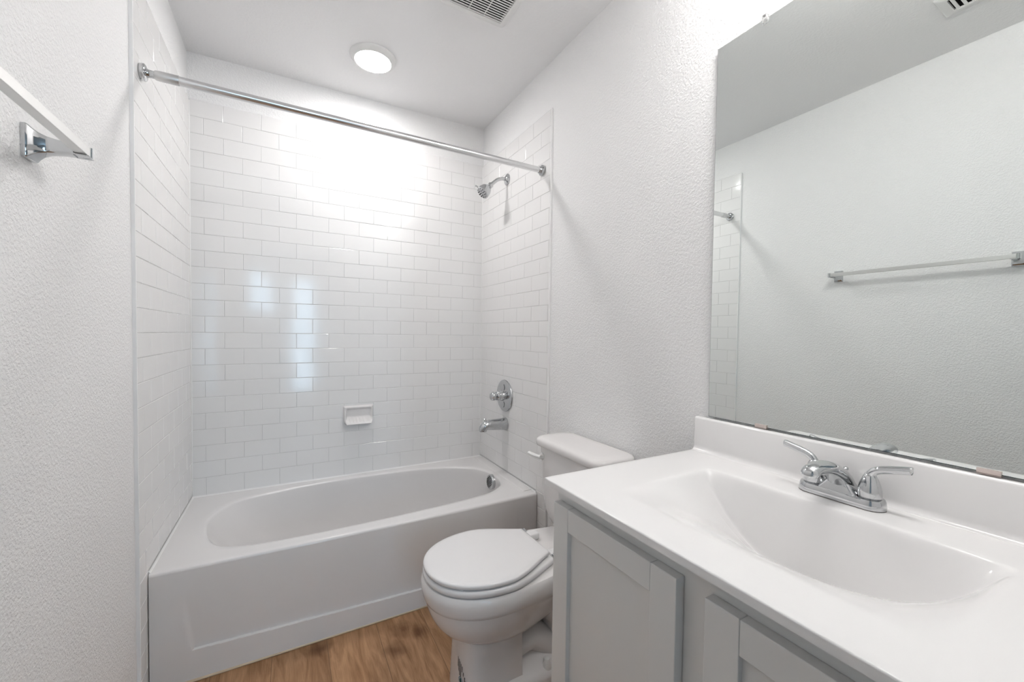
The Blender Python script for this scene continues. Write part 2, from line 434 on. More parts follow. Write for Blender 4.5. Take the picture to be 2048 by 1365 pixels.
def bottom_pt(p):
    # floor of the basin: shorter, with the reclining end on the left
    a, b = 0.43, 0.215
    ang = math.atan2((p[1]+0.355)/0.30, (p[0]-0.76)/0.66)
    c, s = math.cos(ang), math.sin(ang)
    return (0.86+a*math.copysign(abs(c)**0.75, c), -0.36+b*math.copysign(abs(s)**0.75, s))
rings = []
outline = []
for p in rim:     # outer edge of the rim, seen along the ray from the basin's centre
    c = Vector((0.75, -0.355)); d = Vector(p) - c
    best = 1e9
    for ax, lim in ((0, 0.002), (0, WX-0.002)):
        if abs(d[ax]) > 1e-6:
            t = (lim-c[ax])/d[ax]
            if t > 0: best = min(best, t)
    if d.y > 0: best = min(best, (-0.002-c.y)/d.y)
    q = c + d*best
    if d.y < 0:
        lo, hi = 0, best
        for _ in range(40):
            mid_ = (lo+hi)/2; q_ = c+d*mid_
            if q_.y < tub_front(q_.x): hi = mid_
            else: lo = mid_
        q = c + d*lo
    outline.append((q.x, q.y))
# snap nearest outline points to the four corners
for cx, cy in ((0.002, -0.002), (WX-0.002, -0.002), (0.002, tub_front(0.002)), (WX-0.002, tub_front(WX-0.002))):
    i = min(range(NR), key=lambda k: (outline[k][0]-cx)**2+(outline[k][1]-cy)**2)
    outline[i] = (cx, cy)
er = 0.010
def inset(p, e):   # pull the front edge back for its rounding
    x, y = p
    return (x, y+e) if y < tub_front(x)+1e-4 else (x, y)
def apron(x, z):
    """outward offset of the front skin: a shallow panel that steps out to a ledge at its foot"""
    zt, zl = 0.34, 0.108-0.026*(x-0.11)/0.8*0.9
    if z < zl: return 0.0
    k = min(1, max(0, (zt-z)/(zt-zl)))
    left = 0.113-0.02*(z-zl)/0.13
    e = min(1, max(0, (x-left)/0.006)) * min(1, max(0, (WX-0.11-x)/0.006))
    return 0.010*k**1.1*e
rings.append([(x, y, RIM-er) for x, y in outline])
for k in range(1, 5):
    a = k/4*PI/2
    rings.append([(*inset(p, er*(1-math.cos(a))), RIM-er+er*math.sin(a)) for p in outline])
def mixp(p, q, t): return (p[0]+(q[0]-p[0])*t, p[1]+(q[1]-p[1])*t)
o2 = [inset(p, er) for p in outline]
for t in (0.3, 0.6, 0.85): rings.append([(*mixp(a, b, t), RIM) for a, b in zip(o2, rim)])
for k in range(1, 6):       # lip rolling into the basin
    a = k/5*PI/2*0.85
    rings.append([(*mixp(p, (0.76, -0.355), (0.013*math.sin(a))/0.45), RIM-0.012*(1-math.cos(a))) for p in rim])
inner = [(v[0], v[1]) for v in rings[-1]]; zi = rings[-1][0][2]
for k in range(1, 15):
    s = k/14; zz = zi + (0.065-zi)*math.sin(s*PI/2)**1.15
    rec = s**1.25
    ring = []
    for p in inner:
        b = bottom_pt(p)
        left = max(0, min(1, (0.55-p[0])/0.4))
        t = (s**2.6)*(1-left) + (s**1.1)*left
        q = mixp(p, b, t*0.97)
        ring.append((*q, zz))
    rings.append(ring)
last = rings[-1]
for t in (0.35, 0.7, 0.93): rings.append([(*mixp((p[0], p[1]), bot_c, t), 0.062-0.004*t) for p in last])
loft(bm, rings, cap0=False, cap1=True)
obj('tub_shell', bm, M['acrylic'], tub, smooth=70)
# apron
bm = bmesh.new()
xs = sorted(set([0.002, 0.05, 0.088, 0.094, 0.100, 0.106, 0.110, 0.113, 0.116, 0.119, 0.122, 0.13] + [0.16+0.03*i for i in range(41)] +
            [1.372, 1.378, 1.384, 1.39, 1.396, 1.402, 1.44, WX-0.002]))
zr = [0, 0.03, 0.06] + [0.072+0.0015*i for i in range(32)] + [0.125+0.0165*i for i in range(16)] + [RIM-er]
gv = [[bm.verts.new((x, tub_front(x)+apron(x, z), z)) for x in xs] for z in zr]
for i in range(len(zr)-1):
    for j in range(len(xs)-1): bm.faces.new((gv[i][j], gv[i][j+1], gv[i+1][j+1], gv[i+1][j]))
obj('apron', bm, M['acrylic'], tub, smooth=35)
# raised ledge along the faucet wall
bm = bmesh.new()
rg = []
for x, z in ((1.440, RIM-0.001), (1.447, RIM+0.0025), (1.454, RIM+0.0035), (WX-0.002, RIM+0.0035), (WX-0.002, RIM-0.001)):
    rg.append([(x, y, z) for y in (-0.03, -0.66)])
loft(bm, [[r[0] for r in rg], [r[1] for r in rg]])
obj('end_ledge', bm, M['acrylic'], tub, bevel=0.003)
# overflow cover on the basin's end wall
ov = Vector((1.437, -0.350, RIM-0.048)); ax = Vector((-1, 0, 0.12)).normalized()
bm = bmesh.new()
lathe(bm, ov-ax*0.01, ax, [(0, 0.0410), (0.044, 0.0410), (0.048, 0.0390), (0.0495, 0.0360)], 40)
oc = obj('overflow_cover', bm, M['chrome'], tub, smooth=40); oc['label'] = 'chrome slotted overflow cover'
bm = bmesh.new()
a_, u_, v_ = frame_of(ax); fc = ov + ax*0.0398
for k in range(-3, 4):
    off = k*0.0082; half = math.sqrt(max(0, 0.0325**2-off**2))
    du = (u_*math.cos(0.75)+v_*math.sin(0.75)); dv = ax.cross(du)
    p = [fc+dv*(off+s2)+du*s1 for s1, s2 in ((-half, -0.0018), (half, -0.0018), (half, 0.0018), (-half, 0.0018))]
    v = [bm.verts.new(q+ax*h) for h in (0, 0.0006) for q in p]
    for f in ((0, 1, 2, 3), (4, 7, 6, 5), (0, 4, 5, 1), (1, 5, 6, 2), (2, 6, 7, 3), (3, 7, 4, 0)): bm.faces.new([v[i] for i in f])
obj('overflow_slot_shade', bm, M['dark'], oc)  # solid black strips; their colour is the shade in the slots

# ------------------------------------------------------------------ shower rod
rod = thing('shower_rod', 'chrome shower curtain rod spanning the alcove above the tub', 'shower rod', (0.747, -0.722, 2.005))
RY, RZ = -0.722, 2.0055
bm = bmesh.new(); tube(bm, [(0.09, RY, RZ), (WX-0.02, RY, RZ)], 0.0140, 28)
obj('pole', bm, M['steel'], rod, smooth=40)
bm = bmesh.new(); lathe(bm, (0.034, RY, RZ), (1, 0, 0), [(0, 0.0115), (0.003, 0.0140), (0.012, 0.0153), (0.058, 0.0153), (0.062, 0.0146), (0.062, 0.0140)], 28)
obj('collar', bm, M['satin'], rod, smooth=40)
for x, s in ((0.0005, 1), (WX-0.0005, -1)):
    bm = bmesh.new()
    lathe(bm, (x, RY, RZ), (s, 0, 0), [(0, 0.024), (0.006, 0.026), (0.011, 0.0255), (0.014, 0.022), (0.015, 0.013), (0.022, 0.0115), (0.036, 0.0115)] if s > 0 else
          [(0, 0.024), (0.004, 0.026), (0.009, 0.0255), (0.013, 0.021), (0.016, 0.018), (0.022, 0.0172), (0.026, 0.0145)], 36)
    obj('flange', bm, M['chrome'], rod, smooth=40)

# ------------------------------------------------------------------ shower head
sh = thing('shower_fitting', 'chrome shower head on a bent arm high on the right tile wall', 'shower head', (WX, -0.345, 2.085))
bm = bmesh.new(); lathe(bm, (WX-0.0005, -0.345, 2.083), (-1, 0, 0), [(0, 0.0315), (0.003, 0.032), (0.008, 0.028), (0.015, 0.016), (0.018, 0.0125)], 40)
obj('flange', bm, M['chrome'], sh, smooth=40)
bm = bmesh.new()
tube(bm, spline([(WX-0.003, -0.345, 2.083), (1.462, -0.345, 2.082), (1.432, -0.345, 2.070), (1.410, -0.345, 2.052), (1.388, -0.345, 2.031)], 6), 0.0098, 24)
obj('shower_arm', bm, M['chrome'], sh, smooth=50)
hd = Vector((-0.70, -0.05, -0.71)).normalized(); hp = Vector((1.394, -0.345, 2.037))
bm = bmesh.new()
lathe(bm, hp, hd, [(0, 0.011), (0.004, 0.0155), (0.022, 0.0155), (0.0235, 0.0135), (0.028, 0.0135), (0.030, 0.019), (0.037, 0.026), (0.050, 0.0325), (0.066, 0.036),
                   (0.078, 0.0372), (0.083, 0.0365), (0.085, 0.034)], 48)
hb = obj('spray_head', bm, M['chrome'], sh, smooth=40)
a_, u_, v_ = frame_of(hd)
bm = bmesh.new()
fc = hp + hd*0.0845
for rr, nn in ((0.027, 12), (0.0175, 8), (0.008, 4)):
    for k in range(nn):
        c = fc + (u_*math.cos(2*PI*k/nn)+v_*math.sin(2*PI*k/nn))*rr
        lathe(bm, c, hd, [(0, 0.0034), (0.0012, 0.0034), (0.002, 0.0022)], 10)
obj('spray_nozzles', bm, M['nozzle'], hb, smooth=40)
bm = bmesh.new()
sd = Vector((-0.72, 0.1, 0.69)).normalized()
tube(bm, [fc-hd*0.006+sd*0.033, fc-hd*0.004+sd*0.045, fc+hd*0.002+sd*0.052], [0.0045, 0.0042, 0.005], 14)
obj('spray_tab', bm, M['chrome'], hb, smooth=50)

# ------------------------------------------------------------------ valve and tub spout
vx, vy, vz = WX-0.0005, -0.349, 0.8435
va = thing('shower_valve', 'round chrome mixer valve plate with knob on the right tile wall', 'tap', (vx, vy, vz))
bm = bmesh.new(); lathe(bm, (vx, vy, vz), (-1, 0, 0), [(0, 0.0905), (0.004, 0.0925), (0.008, 0.091), (0.011, 0.082), (0.013, 0.074), (0.0145, 0.060), (0.0175, 0.040), (0.020, 0.031)], 64)
es = obj('escutcheon', bm, M['chrome'], va, smooth=35)
for s in (1, -1):
    pts = []
    for k in range(13):
        t = k/12
        pts.append((vx-0.0155-0.003*t, vy-0.010-0.012*math.sin(t*2.6), vz+s*(0.066-0.036*t)))
    bm = bmesh.new(); tube(bm, pts, 0.0009, 8)
    obj('groove_shade', bm, M['dark'], es)  # thin black line painted in for the groove's shade
bm = bmesh.new(); lathe(bm, (vx-0.012, vy, vz), (-1, 0, 0), [(0, 0.033), (0.010, 0.030), (0.026, 0.0285), (0.028, 0.026), (0.031, 0.026), (0.033, 0.0285), (0.040, 0.0285), (0.046, 0.024)], 40)
obj('valve_hub', bm, M['chrome'], va, smooth=35)
bm = bmesh.new(); lathe(bm, (vx-0.050, vy, vz), (-1, 0.03, 0.02), [(0, 0.013), (0.004, 0.018), (0.012, 0.0235), (0.024, 0.0258), (0.034, 0.0245), (0.041, 0.0195), (0.044, 0.012), (0.0448, 0.001)], 36)
obj('knob', bm, M['chrome'], va, smooth=45)

sp = thing('tub_spout', 'chrome tub spout with diverter pin below the valve plate', 'tap', (WX, -0.36, 0.68))
bm = bmesh.new()
pts = spline([(WX-0.001, -0.36, 0.681), (1.475, -0.36, 0.682), (1.43, -0.36, 0.683), (1.39, -0.36, 0.685), (1.366, -0.36, 0.681), (1.353, -0.36, 0.667), (1.350, -0.36, 0.652)], 5)
L_ = len(pts); rad = []
for i in range(L_):
    t = i/(L_-1); rad.append(0.0365-0.0105*min(1, t/0.72) - 0.0045*max(0, (t-0.72)/0.28))
rad[0] = 0.034
tube(bm, pts, rad, 32)
spb = obj('spout_body', bm, M['chrome'], sp, smooth=50)
bm = bmesh.new(); lathe(bm, (1.350, -0.36, 0.6525), (0, 0, -1), [(0, 0.018), (0.001, 0.018)], 28)
obj('spout_mouth_shade', bm, M['dark'], spb)  # black disc in place of the shaded hollow of the mouth
bm = bmesh.new(); lathe(bm, (1.362, -0.36, 0.700), (0, 0, 1), [(0, 0.004), (0.013, 0.004), (0.015, 0.0075), (0.020, 0.0075), (0.0225, 0.005)], 18)
obj('diverter_pin', bm, M['chrome'], sp, smooth=40)

# ------------------------------------------------------------------ soap dish
bm = bmesh.new()
sx0, sx1, sz0, sz1 = 0.6635, 0.8225, 0.680, 0.789
NX, NZ = 64, 66
def sstep(a, b, x):
    t = max(0, min(1, (x-a)/(b-a))); return t*t*(3-2*t)
def dish(u, v):     # u across 0..1, v up 0..1 -> depth out of the wall
    e = min(u, 1-u)*0.159; h = v*0.108
    out = (0.017 + 0.040*(1-v)**1.7)*sstep(0, 0.010, e)**0.6*sstep(0, 0.009, 0.108-h)**0.6
    hole = sstep(0.006, 0.022, e)*sstep(0.010, 0.026, 0.108-h)
    back = 0.005
    if h < 0.050: back = 0.005 + 0.046*sstep(0.050, 0.014, h) if False else 0.005 + 0.047*(1-sstep(0.012, 0.050, h))
    ridge = 0.0028*math.cos(u*2*PI*9)*sstep(0.010, 0.016, h)*(1-sstep(0.030, 0.045, h))
    inn = back + ridge
    d = out*(1-hole) + min(out, inn)*hole
    return max(0.0, d)*sstep(-0.002, 0.012, h)**0.7
gv = []
for j in range(NZ+1):
    row = []
    for i in range(NX+1):
        u, v = i/NX, j/NZ
        r = 0.018                      # rounded corners, wider at the foot
        x = sx0+u*(sx1-sx0); z = sz0+v*(sz1-sz0)
        if v < 0.3:
            sh_ = 0.016*(1-v/0.3)**2
            x = sx0+sh_+u*(sx1-sx0-2*sh_)
        row.append(bm.verts.new((x, -0.0005-dish(u, v), z)))
    gv.append(row)
for j in range(NZ):
    for i in range(NX): bm.faces.new((gv[j][i], gv[j][i+1], gv[j+1][i+1], gv[j+1][i]))
bm.faces.new([gv[0][i] for i in range(NX+1)] + [gv[j][NX] for j in range(1, NZ+1)] + [gv[NZ][i] for i in range(NX-1, -1, -1)] + [gv[j][0] for j in range(NZ-1, 0, -1)])
sd_ = obj('soap_dish', bm, M['porcelain'], None, smooth=50, loc=(0.743, -0.001, 0.68))
sd_['label'] = 'white ceramic soap dish with ridged tray on the back tile wall'; sd_['category'] = 'soap dish'

# ------------------------------------------------------------------ toilet
TY, TB = -1.18, 1.5035          # centre line; wall the tank backs on to
toilet = thing('toilet', 'white two-piece toilet with closed lid between the tub and the vanity', 'toilet', (1.15, TY, 0))
def egg(dt, dw, hw, dr, hr, n=22, pf=2.15):
    """half-outline mirrored: tip at dt, widest hw at dw, square rear end of half-width hr at dr (distances from the wall)"""
    half = []
    for k in range(n+1):
        a = k/n*PI/2
        half.append((dw+(dt-dw)*math.cos(a)**(2/pf), hw*math.sin(a)**(2/pf)))
    for k in range(1, n+1):
        t = k/n
        half.append((dw+(dr-dw)*t, hw-(hw-hr)*(0.6*t**1.7+0.4*(3*t*t-2*t**3))))
    pts = half + [(d, -s) for d, s in reversed(half[1:])]
    return pts
def place(pts, z, sc=1.0, c=0.52, sy=None):
    return [(TB-(c+(d-c)*sc), TY+s*(sc if sy is None else sy), z) for d, s in pts]
# bowl
bm = bmesh.new()
prof = [  # z, tip, widest at, half-width, rear, half-width of rear
    (0.404, 0.712, 0.50, 0.168, 0.045, 0.108), (0.402, 0.722, 0.50, 0.177, 0.040, 0.112), (0.394, 0.728, 0.50, 0.183, 0.037, 0.115),
    (0.375, 0.729, 0.50, 0.185, 0.037, 0.115), (0.350, 0.725, 0.50, 0.182, 0.037, 0.113), (0.338, 0.720, 0.50, 0.178, 0.040, 0.110),
    (0.334, 0.715, 0.50, 0.173, 0.06, 0.105), (0.315, 0.712, 0.50, 0.170, 0.12, 0.095), (0.29, 0.704, 0.50, 0.163, 0.17, 0.080),
    (0.26, 0.688, 0.49, 0.152, 0.20, 0.070), (0.235, 0.668, 0.48, 0.139, 0.22, 0.062), (0.212, 0.640, 0.47, 0.122, 0.23, 0.058), (0.196, 0.612, 0.46, 0.100, 0.24, 0.055), (0.188, 0.585, 0.45, 0.08, 0.25, 0.05)]
loft(bm, [place(egg(*p[1:]), p[0]) for p in reversed(prof)])
# column under the front of the bowl: rounded front, square rear corners
def column(df, hw, db, z):
    pts = []
    n = 16
    for k in range(n+1):
        a = -PI/2 + k/n*PI
        pts.append((df-0.62*hw+0.62*hw*abs(math.cos(a))**0.8, hw*math.copysign(abs(math.sin(a))**0.72, math.sin(a))))
    pts += [(db, hw), (db, -hw)]
    return [(TB-d, TY+s, z) for d, s in pts]
loft(bm, [column(0.612+0.010*t, 0.092+0.010*t**2, 0.415, 0.232*(1-t)) for t in (0, 0.1, 0.25, 0.45, 0.65, 0.85, 1.0)])
# trapway and foot behind the column
tube(bm, spline([(TB-0.43, TY, 0.22), (TB-0.36, TY, 0.245), (TB-0.28, TY, 0.225), (TB-0.225, TY, 0.16), (TB-0.21, TY, 0.08), (TB-0.21, TY, 0.0)], 6),
     [(0.075, 0.058)]*31, 28)
tube(bm, spline([(TB-0.44, TY, 0.10), (TB-0.36, TY, 0.12), (TB-0.30, TY, 0.085), (TB-0.25, TY, 0.04)], 6), [(0.082, 0.05)]*19, 28)
def foot(hw, z, d0=0.09, d1=0.50):
    return [(TB-x, TY+y, z) for x, y in rrect((d0+d1)/2, 0, (d1-d0)/2, hw, 0.05, 6)]
loft(bm, [foot(0.128, 0.0), foot(0.128, 0.022), foot(0.124, 0.032), foot(0.112, 0.042), foot(0.085, 0.055), foot(0.06, 0.085)])
bowl = obj('bowl', bm, M['porcelain'], toilet, smooth=38)
for s in (-1, 1):
    bm = bmesh.new()
    lathe(bm, (TB-0.318, TY+s*0.100, 0.034), (0, 0, 1), [(0, 0.017), (0.012, 0.0165), (0.020, 0.013), (0.032, 0.0125), (0.037, 0.010), (0.039, 0.004)], 24)
    obj('bolt_cap', bm, M['white_plastic'], toilet, smooth=40)
# seat and lid
bm = bmesh.new()
sp_ = egg(0.7235, 0.50, 0.182, 0.30, 0.113)
loft(bm, [place(sp_, 0.4055, 0.96), place(sp_, 0.407, 0.985), place(sp_, 0.412, 0.998), place(sp_, 0.418, 1.0), place(sp_, 0.4235, 0.990), place(sp_, 0.4262, 0.965)])
obj('seat', bm, M['seat_plastic'], toilet, smooth=45)
bm = bmesh.new()
lp = egg(0.722, 0.505, 0.178, 0.311, 0.096)
loft(bm, [place(lp, 0.4295, 0.965), place(lp, 0.431, 0.985), place(lp, 0.435, 0.998), place(lp, 0.440, 1.0), place(lp, 0.4435, 0.992), place(lp, 0.4455, 0.972),
          place(lp, 0.4470, 0.90), place(lp, 0.4480, 0.70), place(lp, 0.4485, 0.4), place(lp, 0.4486, 0.1)])
lid = obj('lid', bm, M['seat_plastic'], toilet, smooth=45)
for (dx, sy) in ((0.715, -0.03), (0.66, -0.135), (0.66, 0.135)):
    bm = bmesh.new(); lathe(bm, (TB-dx+0.012, TY+sy*0.93, 0.4255), (0, 0, 1), [(0, 0.006), (0.0045, 0.006)], 14)
    obj('bumper', bm, M['white_plastic'], lid, smooth=40)
for s in (-1, 1):
    bm = bmesh.new()
    box(bm, TB-0.300, TB-0.255, TY+s*0.075-0.019, TY+s*0.075+0.019, 0.404, 0.432)
    h = obj('hinge', bm, M['seat_plastic'], toilet, bevel=0.007, seg=3)
    bm = bmesh.new(); tube(bm, [(TB-0.292, TY+s*0.090, 0.425), (TB-0.292, TY+s*0.118, 0.425)], 0.0065, 16)
    obj('hinge_pin', bm, M['chrome'], h, smooth=40)
# tank
bm = bmesh.new()
def trect(d0, d1, hw, z, r): return [(TB-x, TY+y, z) for x, y in rrect((d0+d1)/2, 0, (d1-d0)/2, hw, r, 7)]
loft(bm, [trect(0.045, 0.125, 0.100, 0.4045, 0.03), trect(0.03, 0.140, 0.130, 0.410, 0.035), trect(0.022, 0.155, 0.150, 0.424, 0.04), trect(0.018, 0.165, 0.168, 0.447, 0.045), trect(0.015, 0.172, 0.181, 0.480, 0.045),
          trect(0.013, 0.178, 0.190, 0.54, 0.045), trect(0.012, 0.184, 0.200, 0.735, 0.045)])
obj('tank', bm, M['porcelain'], toilet, smooth=45)
bm = bmesh.new()
loft(bm, [trect(0.008, 0.188, 0.205, 0.733, 0.045), trect(0.006, 0.197, 0.213, 0.737, 0.05), trect(0.006, 0.200, 0.216, 0.746, 0.05), trect(0.006, 0.200, 0.216, 0.757, 0.05),
          trect(0.008, 0.197, 0.214, 0.764, 0.05), trect(0.012, 0.191, 0.208, 0.769, 0.048), trect(0.022, 0.180, 0.197, 0.7715, 0.042), trect(0.05, 0.15, 0.16, 0.7725, 0.03)])
obj('tank_lid', bm, M['porcelain'], toilet, smooth=50)
bm = bmesh.new()
lathe(bm, (TB-0.180, TY+0.158, 0.694), (-1, 0, 0), [(0, 0.015), (0.004, 0.0155), (0.008, 0.013), (0.016, 0.009), (0.024, 0.009)], 28)
lv = obj('flush_lever', bm, M['white_plastic'], toilet, smooth=40)
bm = bmesh.new()
tube(bm, [(TB-0.196, TY+0.150, 0.693), (TB-0.206, TY+0.168, 0.695), (TB-0.216, TY+0.188, 0.699), (TB-0.222, TY+0.203, 0.703)], [(0.010, 0.009), (0.009, 0.008), (0.0095, 0.007), (0.0095, 0.006)], 16)
obj('lever_arm', bm, M['white_plastic'], lv, smooth=50)
bm = bmesh.new(); lathe(bm, (TB-0.1795, TY+0.158, 0.694), (-1, 0, 0), [(0, 0.0175), (0.002, 0.0175)], 28)
obj('lever_washer', bm, M['clip_metal'], lv, smooth=40)
# printed marks on the column: rows of illegible small print and a drop emblem
def col_pt(sv, z, off=0.0004):
    a = math.copysign(math.asin(min(1, abs(sv)/(0.092+0.010*(1-z/0.232)**2))**(1/0.72)), sv)
    t = 1-z/0.232; df, hw = 0.612+0.010*t, 0.092+0.010*t**2
    d = df-0.62*hw+0.62*hw*abs(math.cos(a))**0.8; s = hw*math.copysign(abs(math.sin(a))**0.72, math.sin(a))
    return Vector((TB-d-off*1.4, TY+s-off*0.7, z))
bm = bmesh.new()
def mark(a0, a1, z0, z1, mi=0):
    q = [bm.verts.new(col_pt(a, z)) for a, z in ((a0, z0), (a1, z0), (a1, z1), (a0, z1))]
    bm.faces.new(q).material_index = mi
rnd = random.Random(3)
for row in range(7):        # print runs sideways, down the column
    sv = -0.020 - row*0.0068
    z = 0.136 - 0.004*row - (0.012 if row > 4 else 0)
    zend = (0.104, 0.094, 0.086, 0.084, 0.102, 0.092, 0.078)[row]
    if row == 6: z = 0.092
    while z > zend:
        h = rnd.uniform(0.0012, 0.0030)
        mark(sv-0.0040, sv, z-h, z); z -= h+0.0007
for k in range(4): mark(-0.068-0.003*k, -0.066-0.003*k, 0.074+0.002*(k % 2), 0.082)
cz, ca = 0.071, -0.043
def disc(r, mi, drop=False, rin=0.0):
    n = 24
    def pt(rr, t): return col_pt(ca+rr*math.cos(t), cz+rr*math.sin(t), 0.0005+0.0002*mi)
    A = [bm.verts.new(pt(r*(1+0.55*max(0, math.sin(2*PI*i/n))**6) if drop else r, 2*PI*i/n)) for i in range(n)]
    if rin:
        B = [bm.verts.new(pt(rin, 2*PI*i/n)) for i in range(n)]
        for i in range(n): bm.faces.new((A[i], A[(i+1) % n], B[(i+1) % n], B[i])).material_index = mi
    else: bm.faces.new(A).material_index = mi
disc(0.0115, 1, rin=0.0092); disc(0.0055, 2, drop=True)
pl = obj('printed_label', bm, [M['ink'], M['ink_blue'], M['ink_green']], toilet)
pl['label'] = 'small black print and a blue drop emblem'

# ------------------------------------------------------------------ vanity cabinet
VY0, VY1 = -1.630, -2.425
van = thing('vanity_cabinet', 'grey shaker-door vanity cabinet under the white sink top', 'cabinet', (1.24, -2.03, 0))
CF = 0.9755                     # face frame plane
bm = bmesh.new()
box(bm, CF, CF+0.02, VY1, VY0, 0.10, 0.8380)
for a, b in ((VY0-0.018, VY0), (VY1, VY1+0.018)): box(bm, CF+0.0199, WR-0.001, a, b, 0.0, 0.8380)
box(bm, CF+0.0199, WR-0.001, VY1+0.0179, VY0-0.0179, 0.10, 0.118)
box(bm, WR-0.013, WR-0.001, VY1+0.0179, VY0-0.0179, 0.1179, 0.8380)
box(bm, CF+0.07, CF+0.088, VY1+0.0179, VY0-0.0179, 0.0, 0.1001)
obj('carcass', bm, M['cabinet'], van, bevel=0.0012)
def door(y0, y1):       # y0 > y1
    z0, z1, x0 = 0.115, 0.802, 0.9545
    st, th = 0.0555, CF-0.0005
    bm = bmesh.new()
    box(bm, x0, th, y0-st, y0, z0, z1); box(bm, x0, th, y1, y1+st, z0, z1)
    d = obj('door', bm, M['cabinet'], van, bevel=0.0015)
    for za, zb in ((z1-0.0525, z1-0.0002), (z0+0.0002, z0+0.0525)):
        bm = bmesh.new(); box(bm, x0+0.0003, th, y1+st+0.0004, y0-st-0.0004, za, zb)
        obj('rail', bm, M['cabinet'], d, bevel=0.0012)
    bm = bmesh.new(); box(bm, x0+0.0105, th-0.001, y1+st-0.004, y0-st+0.004, z0+0.05, z1-0.05)
    obj('panel', bm, M['cabinet'], d)
door(-1.6425, -1.9965)
door(-2.0485, -2.4025)

# ------------------------------------------------------------------ sink top
ct = thing('sink_countertop', 'white cultured marble vanity top with moulded sink and backsplash', 'countertop', (1.22, -2.03, 0.855))
KX0, KX1, KY0, KY1, KZ = 0.9395, WR-0.001, -2.437, -1.6205, 0.855
SX0, SX1, SYC, SYH, SD = 1.035, 1.3600, -2.0235, 0.2580, 0.176
def sink(x, y):
    t = (y-SYC)/SYH; s = (x-SX0)/(SX1-SX0)
    if abs(t) >= 1 or s <= 0 or s >= 1: return 0.0
    arch = 1-abs(t)**2.25
    xb = 0.915
    if s < xb: g_ = (s/xb)**1.25
    else: g_ = (1-((s-xb)/(1-xb)))
    return SD*arch*g_
def arange(a, b, st):
    n = max(1, round((b-a)/st)); return [a+(b-a)*i/n for i in range(n)]
R_ = 0.003
xs = arange(KX0+R_, 1.03, 0.012) + arange(1.03, 1.30, 0.0032) + arange(1.30, 1.365, 0.0022) + arange(1.365, KX1-R_, 0.012) + [KX1-R_]
ys = arange(KY0+R_, -2.29, 0.012) + arange(-2.29, -1.755, 0.0036) + arange(-1.755, KY1-R_, 0.012) + [KY1-R_]
H = [[sink(x, y) for x in xs] for y in ys]
for it in range(5):      # soften the creases of the bowl
    H2 = [r[:] for r in H]
    for j in range(1, len(ys)-1):
        for i in range(1, len(xs)-1):
            H2[j][i] = 0.25*H[j][i] + 0.125*(H[j-1][i]+H[j+1][i]+H[j][i-1]+H[j][i+1]) + 0.0625*(H[j-1][i-1]+H[j-1][i+1]+H[j+1][i-1]+H[j+1][i+1])
    H = H2
bm = bmesh.new()
gv = [[bm.verts.new((x, y, KZ-H[j][i])) for i, x in enumerate(xs)] for j, y in enumerate(ys)]
for j in range(len(ys)-1):
    for i in range(len(xs)-1): bm.faces.new((gv[j][i], gv[j][i+1], gv[j+1][i+1], gv[j+1][i]))
nx, ny = len(xs), len(ys)
bound = [(gv[0][i], (0, -1)) for i in range(nx)] + [(gv[j][nx-1], (1, 0)) for j in range(1, ny)] + [(gv[ny-1][i], (0, 1)) for i in range(nx-2, -1, -1)] + [(gv[j][0], (-1, 0)) for j in range(ny-2, 0, -1)]
corner = {gv[0][0]: (-0.7, -0.7), gv[0][nx-1]: (0.7, -0.7), gv[ny-1][nx-1]: (0.7, 0.7), gv[ny-1][0]: (-0.7, 0.7)}
prev = [b[0] for b in bound]
for off, dz in [(R_*math.sin(a), R_*(1-math.cos(a))) for a in (PI/8, PI/4, 3*PI/8, PI/2)] + [(R_, 0.0155), (R_-0.002, 0.0165), (R_-0.03, 0.0165)]:
    cur = []
    for v, nn in bound:
        nn = corner.get(v, nn)
        cur.append(bm.verts.new((v.co.x+nn[0]*off, v.co.y+nn[1]*off, KZ-dz)))
    for i in range(len(prev)):
        k = (i+1) % len(prev); bm.faces.new((prev[i], prev[k], cur[k], cur[i]))
    prev = cur
obj('sink_top', bm, M['marble'], ct, smooth=40)
bm = bmesh.new()      # backsplash with a cove at its foot
pf = [(KX1, KZ-0.01), (KX1, KZ+0.1015), (KX1-0.014, KZ+0.1015), (KX1-0.0175, KZ+0.100), (KX1-0.019, KZ+0.0965), (KX1-0.0200, KZ+0.018)]
for k in range(0, 7):
    a = k/6*PI/2; pf.append((KX1-0.0200-0.014*(1-math.cos(a)), KZ+0.0145-0.014*math.sin(a)))
pf += [(KX1-0.034, KZ-0.01)]
loft(bm, [[(x, y, z) for x, z in pf] for y in (KY0+0.001, KY1-0.001)])
obj('backsplash', bm, M['marble'], ct, smooth=50, bevel=0.004)
bm = bmesh.new(); lathe(bm, (1.27, SYC, KZ-SD+0.016), (0, 0, 1), [(-0.01, 0.031), (0, 0.031), (0.003, 0.031), (0.0045, 0.027), (0.003, 0.02)], 32)
obj('drain', bm, M['chrome'], ct, smooth=40)

